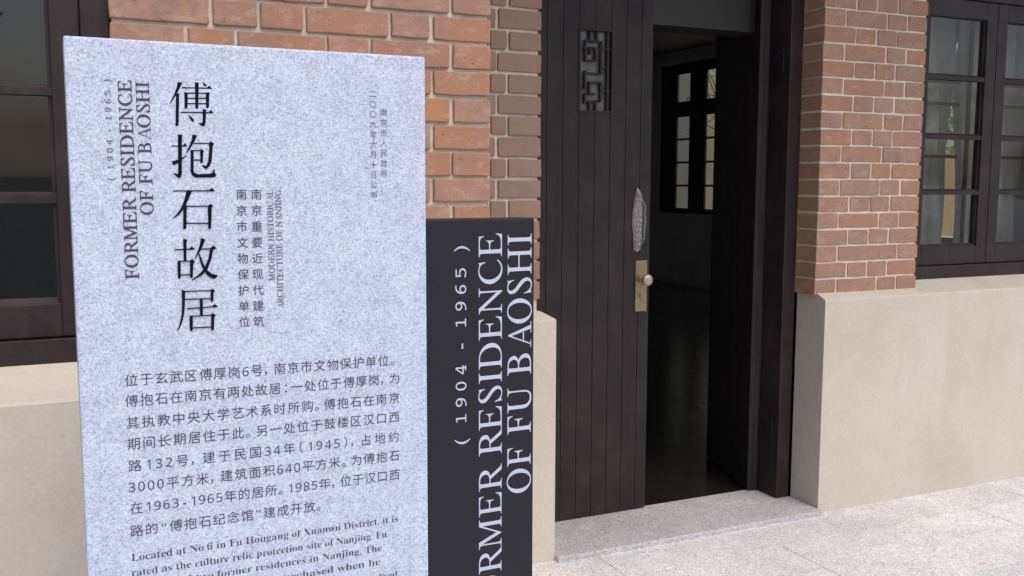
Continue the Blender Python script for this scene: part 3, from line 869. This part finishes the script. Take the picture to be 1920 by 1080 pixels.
STROKES = [[[0.1836,1.5762],[0.1904,1.575],[0.1876,1.5693],[0.1811,1.5565],[0.1707,1.5411],[0.1697,1.542],[0.1768,1.5554],[0.1812,1.5671]],[[0.18,1.5568],[0.1851,1.5586],[0.1825,1.5092],[0.1804,1.5067],[0.1776,1.5074]],[[0.1889,1.5681],[0.2343,1.5692],[0.2342,1.5674],[0.1888,1.5663]],[[0.226,1.5676],[0.2315,1.5725],[0.2355,1.5672]],[[0.2092,1.5766],[0.2153,1.5761],[0.2133,1.5364],[0.211,1.5345],[0.2089,1.5362]],[[0.221,1.5767],[0.2244,1.5759],[0.2275,1.5727],[0.2261,1.5705],[0.2231,1.5721]],[[0.1928,1.5612],[0.198,1.5591],[0.1967,1.5362],[0.1948,1.5344],[0.1923,1.5349]],[[0.2256,1.5602],[0.2289,1.5623],[0.2323,1.5601],[0.2307,1.5584],[0.2299,1.5385],[0.2278,1.5365],[0.2253,1.5372]],[[0.1952,1.5598],[0.2285,1.5612],[0.2284,1.5594],[0.1951,1.5581]],[[0.1972,1.5518],[0.2261,1.5529],[0.2261,1.5511],[0.1971,1.5501]],[[0.1969,1.5435],[0.2259,1.5445],[0.2258,1.5428],[0.1969,1.5417]],[[0.1864,1.5296],[0.236,1.5306],[0.2359,1.5288],[0.1863,1.5278]],[[0.2287,1.5293],[0.2326,1.5339],[0.2373,1.5288]],[[0.2199,1.5347],[0.2254,1.5344],[0.2242,1.5143],[0.2228,1.5097],[0.219,1.5069],[0.2126,1.5126],[0.2141,1.5134],[0.2179,1.5123],[0.2195,1.5151]],[[0.1975,1.525],[0.2006,1.5235],[0.2059,1.5182],[0.206,1.5155],[0.2035,1.5141],[0.2003,1.5185]],[[0.1708,1.4763],[0.1935,1.4767],[0.1934,1.475],[0.1708,1.4746]],[[0.1865,1.4753],[0.1913,1.4807],[0.1942,1.4751]],[[0.1807,1.4939],[0.1885,1.4929],[0.187,1.4909],[0.1849,1.4323],[0.1834,1.4264],[0.18,1.4243],[0.1716,1.4321],[0.1735,1.4327],[0.1785,1.4311],[0.1795,1.4343]],[[0.1702,1.4513],[0.1805,1.4542],[0.193,1.4612],[0.1935,1.46],[0.1804,1.4499],[0.1733,1.4447],[0.171,1.4478]],[[0.2029,1.4944],[0.2102,1.4928],[0.2058,1.4835],[0.1984,1.4707],[0.1929,1.4647],[0.1922,1.4655],[0.1978,1.4765],[0.2019,1.4864]],[[0.2044,1.481],[0.2317,1.4817],[0.2316,1.48],[0.2043,1.4793]],[[0.2274,1.4808],[0.2316,1.4838],[0.2364,1.4798],[0.2338,1.4762],[0.2317,1.4544],[0.2281,1.4441],[0.2222,1.4393],[0.2156,1.4444],[0.217,1.4454],[0.2227,1.4448],[0.2262,1.4524],[0.2284,1.4741]],[[0.2021,1.4696],[0.2151,1.4698],[0.215,1.4681],[0.2021,1.4679]],[[0.2139,1.4689],[0.2166,1.4713],[0.2202,1.4681],[0.2188,1.4661],[0.2177,1.4499],[0.214,1.4487]],[[0.2032,1.4546],[0.2146,1.4547],[0.2145,1.4529],[0.2031,1.4528]],[[0.1993,1.4701],[0.204,1.4694],[0.2031,1.4383],[0.2042,1.4336],[0.2091,1.4313],[0.2273,1.432],[0.2322,1.434],[0.2343,1.4398],[0.2355,1.4398],[0.236,1.433],[0.2381,1.4299],[0.2357,1.4267],[0.2272,1.426],[0.2061,1.4258],[0.2009,1.4285],[0.1984,1.4354]],[[0.1703,1.4054],[0.2343,1.4055],[0.2342,1.4037],[0.1703,1.4036]],[[0.225,1.4044],[0.2305,1.4098],[0.2356,1.4036]],[[0.1909,1.4041],[0.1991,1.4037],[0.1949,1.3938],[0.1906,1.3846],[0.1854,1.3754],[0.1783,1.3662],[0.1695,1.3606],[0.1689,1.3616],[0.1756,1.3683],[0.1818,1.3775],[0.1871,1.3897]],[[0.1854,1.3795],[0.1908,1.3825],[0.189,1.3448],[0.1865,1.3428],[0.184,1.3437]],[[0.2231,1.3802],[0.2274,1.3837],[0.232,1.3801],[0.2293,1.3771],[0.2275,1.3446],[0.2254,1.3425],[0.223,1.343]],[[0.1891,1.3808],[0.2245,1.3807],[0.2245,1.3789],[0.1891,1.3789]],[[0.1891,1.3536],[0.2237,1.3533],[0.2237,1.3514],[0.189,1.3518]],[[0.17,1.3115],[0.2004,1.3117],[0.2004,1.3099],[0.1699,1.3096]],[[0.1913,1.3104],[0.1962,1.3155],[0.202,1.3101]],[[0.1833,1.328],[0.1906,1.3258],[0.1885,1.3227],[0.1873,1.2916],[0.1833,1.2913]],[[0.1737,1.2931],[0.1786,1.2917],[0.1776,1.2655],[0.1755,1.2635],[0.1734,1.264]],[[0.1927,1.2921],[0.1964,1.2955],[0.2006,1.2901],[0.1979,1.2871],[0.1964,1.2656],[0.1942,1.264],[0.1922,1.2641]],[[0.1774,1.2926],[0.1943,1.2925],[0.1942,1.2907],[0.1774,1.2908]],[[0.1777,1.2706],[0.1928,1.2705],[0.1927,1.2686],[0.1777,1.2687]],[[0.2108,1.3289],[0.2179,1.326],[0.2144,1.3179],[0.208,1.305],[0.2009,1.2945],[0.2001,1.2956],[0.2055,1.3077],[0.2095,1.3201]],[[0.2092,1.3113],[0.233,1.3117],[0.2329,1.3098],[0.2092,1.3094]],[[0.2235,1.3104],[0.2303,1.3157],[0.2358,1.3105]],[[0.2245,1.3104],[0.23,1.3123],[0.2267,1.2956],[0.2201,1.278],[0.2099,1.2674],[0.1948,1.2598],[0.1945,1.2611],[0.2055,1.2691],[0.2149,1.2792],[0.2218,1.2958]],[[0.2064,1.3035],[0.2089,1.3024],[0.2124,1.2898],[0.218,1.2774],[0.2257,1.27],[0.2362,1.2666],[0.2315,1.2617],[0.2279,1.2615],[0.2182,1.2682],[0.2117,1.2804],[0.2081,1.293]],[[0.1828,1.2437],[0.2253,1.2433],[0.2253,1.2414],[0.1827,1.2418]],[[0.2235,1.2422],[0.2264,1.2457],[0.2308,1.2417],[0.228,1.2393],[0.2274,1.2255],[0.2252,1.2237],[0.2233,1.2242]],[[0.1834,1.2307],[0.2241,1.23],[0.2241,1.2281],[0.1833,1.2288]],[[0.1785,1.2463],[0.1838,1.2427],[0.1826,1.2197],[0.1805,1.2031],[0.176,1.1882],[0.1698,1.1785],[0.169,1.1796],[0.1739,1.1908],[0.1775,1.2074],[0.1786,1.2241]],[[0.1855,1.2153],[0.2333,1.2166],[0.2332,1.2147],[0.1854,1.2134]],[[0.2237,1.2151],[0.2293,1.2201],[0.2347,1.2148]],[[0.2059,1.2299],[0.2108,1.2299],[0.2103,1.2018],[0.2059,1.2017]],[[0.1893,1.203],[0.1942,1.2019],[0.1937,1.1791],[0.1915,1.1775],[0.1891,1.1777]],[[0.2231,1.2028],[0.2262,1.2054],[0.231,1.2003],[0.2279,1.1979],[0.2271,1.1779],[0.2248,1.1765],[0.2226,1.1771]],[[0.1924,1.2025],[0.2237,1.2027],[0.2237,1.2008],[0.1924,1.2006]],[[0.1938,1.1832],[0.2232,1.1834],[0.2231,1.1814],[0.1938,1.1813]]]
# g1
# g2
# g3
# g4
# g5
# b1
# b2
# b3
RUNS = [('FORMER RESIDENCE', 0.1145, 0.0186, 1.265, 1.5755), ('OF FU BAOSHI', 0.14, 0.0184, 1.3666, 1.5742), ('MODERN HISTORICAL', 0.3282, 0.0093, 1.2544, 1.4064), ('ARCHITECTURE OF NANJING', 0.3418, 0.0095, 1.2072, 1.4064), ('( 1904 - 1965 )', 0.0839, 0.0092, 1.421, 1.5754), ('FORMER RESIDENCE', 0.7544, 0.0455, 0.5684, 1.325), ('OF FU BAOSHI', 0.8161, 0.0479, 0.8199, 1.3228), ('( 1904 - 1965 )', 0.6814, 0.0221, 0.9299, 1.3028)]
COLUMNS = [('南京重要近现代建筑', 0.3011, 1.3981, 0.2998, 1.1864, 0.018), ('南京市文物保护单位', 0.277, 1.3981, 0.2762, 1.1869, 0.0179), ('二〇〇六年六月十日公布', 0.5026, 1.5696, 0.5023, 1.3969, 0.0126), ('南京市人民政府', 0.5216, 1.5385, 0.521, 1.4339, 0.0128)]
LINES = [('位于玄武区傅厚岗6号，南京市文物保护单位。', 0.0857, 0.5427, 1.1033), ('傅抱石在南京有两处故居：一处位于傅厚岗，为', 0.085, 0.5472, 1.0697), ('其执教中央大学艺术系时所购。傅抱石在南京', 0.0853, 0.5469, 1.0339), ('期间长期居住于此。另一处位于鼓楼区汉口西', 0.0853, 0.5465, 0.9994), ('路132号，建于民国34年（1945），占地约', 0.0852, 0.5461, 0.963), ('3000平方米，建筑面积640平方米。为傅抱石', 0.0846, 0.5458, 0.9284), ('在1963-1965年的居所。1985年，位于汉口西', 0.0862, 0.5455, 0.893), ('路的“傅抱石纪念馆”建成开放。', 0.0852, 0.4055, 0.855)]
ENGLISH = [('Located at No.6 in Fu Hougang of Xuanwu District, it is', 0.0869, 0.54, 0.8052), ('rated as the culture relic protection site of Nanjing. Fu', 0.086, 0.5182, 0.7795), ('Baoshi had two former residences in Nanjing. The', 0.0851, 0.5085, 0.755), ('one in Fu Hougang was purchased when he', 0.0843, 0.5052, 0.7296), ('', 0.0834, 0.5374, 0.7032)]


def ital(t): return ''.join(chr(0x1D434 + ord(c) - 65) if c.isupper() else c for c in t)
def bold(t):
    o = ''
    for c in t:
        if 'A' <= c <= 'Z': o += chr(0x1D400 + ord(c) - 65)
        elif 'a' <= c <= 'z': o += chr(0x1D41A + ord(c) - 97)
        elif c.isdigit(): o += chr(0x1D7CE + int(c))
        else: o += c
    return o
def mono(c): return chr(0x1D7F6 + int(c)) if c.isdigit() else c
def sans(c): return chr(0x1D7E2 + int(c)) if c.isdigit() else c

_gm = {}
def raw(text, offset=0.0, shear=0.0, res=3):
    """outline of a text as flat (vertices, faces)"""
    key = (text, offset, shear)
    if key in _gm: return _gm[key]
    cu = bpy.data.curves.new('text', 'FONT')
    cu.body = text; cu.offset = offset; cu.shear = shear; cu.resolution_u = res
    o = bpy.data.objects.new('text', cu)
    COL.objects.link(o)
    bpy.context.view_layer.update()
    me = bpy.data.meshes.new_from_object(o.evaluated_get(bpy.context.evaluated_depsgraph_get()))
    out = ([(v.co.x, v.co.y) for v in me.vertices], [tuple(p.vertices) for p in me.polygons])
    bpy.data.meshes.remove(me)
    bpy.data.objects.remove(o); bpy.data.curves.remove(cu)
    _gm[key] = out
    return out
def xmax(t): return max((p[0] for p in raw(t)[0]), default=0)
_adv = {}
def adv(c):
    if c not in _adv: _adv[c] = xmax('H' + c + 'H') - xmax('HH')
    return _adv[c]

def serif_A():
    """roman capital A drawn as polygons on a cap height of 0.66"""
    H = 0.66
    return [[(0.0, 0), (0.20, 0), (0.20, 0.022), (0.0, 0.022)], [(0.40, 0), (0.70, 0), (0.70, 0.022), (0.40, 0.022)],
            [(0.085, 0.022), (0.118, 0.022), (0.345, 0.605), (0.325, 0.655)], [(0.50, 0.022), (0.605, 0.022), (0.365, 0.675), (0.335, 0.675), (0.318, 0.64)],
            [(0.185, 0.215), (0.44, 0.215), (0.427, 0.248), (0.197, 0.248)]]

def caps(text, weight=0.0):
    """a run of roman capitals: upright-sheared serif letters set one after another"""
    vs, fs, x = [], [], 0.0
    for c in text:
        if c == ' ': x += 0.27; continue
        if c == 'A':
            for q, pg in enumerate(serif_A()):
                n = len(vs)
                vs += [(x + 0.01 + px, py, q) for px, py in pg]; fs.append(tuple(range(n, n + len(pg))))
            x += 0.715; continue
        ch = ital(c)
        v, f_ = raw(ch, weight, -0.28)
        n = len(vs)
        vs += [(x + p[0], p[1], 0) for p in v]; fs += [tuple(i + n for i in q) for q in f_]
        x += adv(ch)
    return vs, fs

def monorun(text):
    vs, fs, x = [], [], 0.0
    for c in text:
        if c == ' ': x += 0.33; continue
        v, f_ = raw(mono(c), 0.0, 0.0)
        w_ = 0.62
        cx = (min(p[0] for p in v) + max(p[0] for p in v)) / 2
        n = len(vs)
        vs += [(x + w_ / 2 + p[0] - cx, p[1], 0) for p in v]; fs += [tuple(i + n for i in q) for q in f_]
        x += w_ + 0.12
    return vs, fs

def rotated(run, y, vf, cap):
    """text that reads upwards: letters' tops towards -x"""
    text, xb, capm, z0, z1 = run
    vs, fs = vf
    xa, xe = min(p[0] for p in vs), max(p[0] for p in vs)
    sz = (z1 - z0) / (xe - xa)
    sx = capm / cap
    return [(xb - p[1] * sx, y - 0.00004 * p[2], z0 + (p[0] - xa) * sz) for p in vs], fs

EM = adv('国')
_g = raw('国')[0]
GX = (min(p[0] for p in _g) + max(p[0] for p in _g)) / 2
GY = (min(p[1] for p in _g) + max(p[1] for p in _g)) / 2
GH = max(p[1] for p in _g) - min(p[1] for p in _g)

# title: five brush-cut characters, stroke by stroke
mb = MB()
for k, pg in enumerate(STROKES):
    mb.add([(x, YG - 0.0004 - 0.00003 * k, z) for x, z in pg], [tuple(range(len(pg)))])
mb.build('title_lettering', M_INK, gsign)

mb = MB()
for run in RUNS[:2]:
    mb.add(*rotated(run, YG - 0.0005, caps(run[0], 0.012), 0.665))
mb.build('english_title_lettering', M_GREYINK, gsign)
mb = MB()
for run in RUNS[2:4]:
    mb.add(*rotated(run, YG - 0.0005, caps(run[0], 0.008), 0.665))
mb.build('english_caption_lettering', M_FAINTINK, gsign)
mb = MB()
mb.add(*rotated(RUNS[4], YG - 0.0005, monorun(RUNS[4][0]), 0.66))
mb.build('years_lettering', M_FAINTINK, gsign)

for i, (t, x0, z0, x1, z1, s) in enumerate(COLUMNS):
    if i % 2 == 0: mb = MB()
    n = len(t)
    k = s / GH * 0.92
    for q, c in enumerate(t):
        cx, cz = x0 + (x1 - x0) * q / (n - 1), z0 + (z1 - z0) * q / (n - 1)
        v, f_ = raw(c, 0.004 if i < 2 else -0.004)
        mb.add([(cx + (p[0] - GX) * k, YG - 0.0005, cz + (p[1] - GY) * k) for p in v], f_)
    if i == 1: mb.build('column_lettering', M_GREYINK, gsign)
    if i == 3: mb.build('date_lettering', M_FAINTINK, gsign)

mb = MB()
for t, x0, x1, zc in LINES:
    k = 0.0187 / GH
    def units(c): return 0.62 if c.isdigit() or c in '-“”' else (0.66 if c in '，。：' else (0.62 if c in '（）' else 1.0))
    tot = sum(units(c) for c in t)
    x = x0; sc = (x1 - x0) / tot
    for c in t:
        w_ = units(c) * sc
        v, f_ = raw(sans(c), 0.0)
        if v:
            if c in '，。':
                ax = x + 0.0012 - min(p[0] for p in v) * k
            else:
                cx = (min(p[0] for p in v) + max(p[0] for p in v)) / 2
                ax = x + w_ / 2 - cx * k
            mb.add([(ax + p[0] * k, YG - 0.0005, zc + (p[1] - GY) * k) for p in v], f_)
        x += w_
mb.build('paragraph_lettering', M_GREYINK, gsign)

mb = MB()
for t, x0, x1, zc in ENGLISH:
    if not t: continue
    v, f_ = raw(bold(t), -0.010)
    xa, xe = min(p[0] for p in v), max(p[0] for p in v)
    k = (x1 - x0) / (xe - xa)
    kz_ = 0.0120 / 0.67
    mb.add([(x0 + (p[0] - xa) * k, YG - 0.0005, zc + p[1] * kz_) for p in v], f_)
v, f_ = raw(bold('lived'), -0.010)
xe = max(p[0] for p in v)
mb.add([(0.5374 + (p[0] - xe) * 0.0175, YG - 0.0005, 0.7010 + p[1] * 0.0179) for p in v], f_)
mb.build('english_paragraph_lettering', M_GREYINK, gsign)

mb = MB()
for run in RUNS[5:7]:
    mb.add(*rotated(run, YK - 0.0005, caps(run[0], -0.001), 0.665))
mb.add(*rotated(RUNS[7], YK - 0.0005, monorun(RUNS[7][0]), 0.66))
mb.build('lettering', M_WHITEINK, ksign)
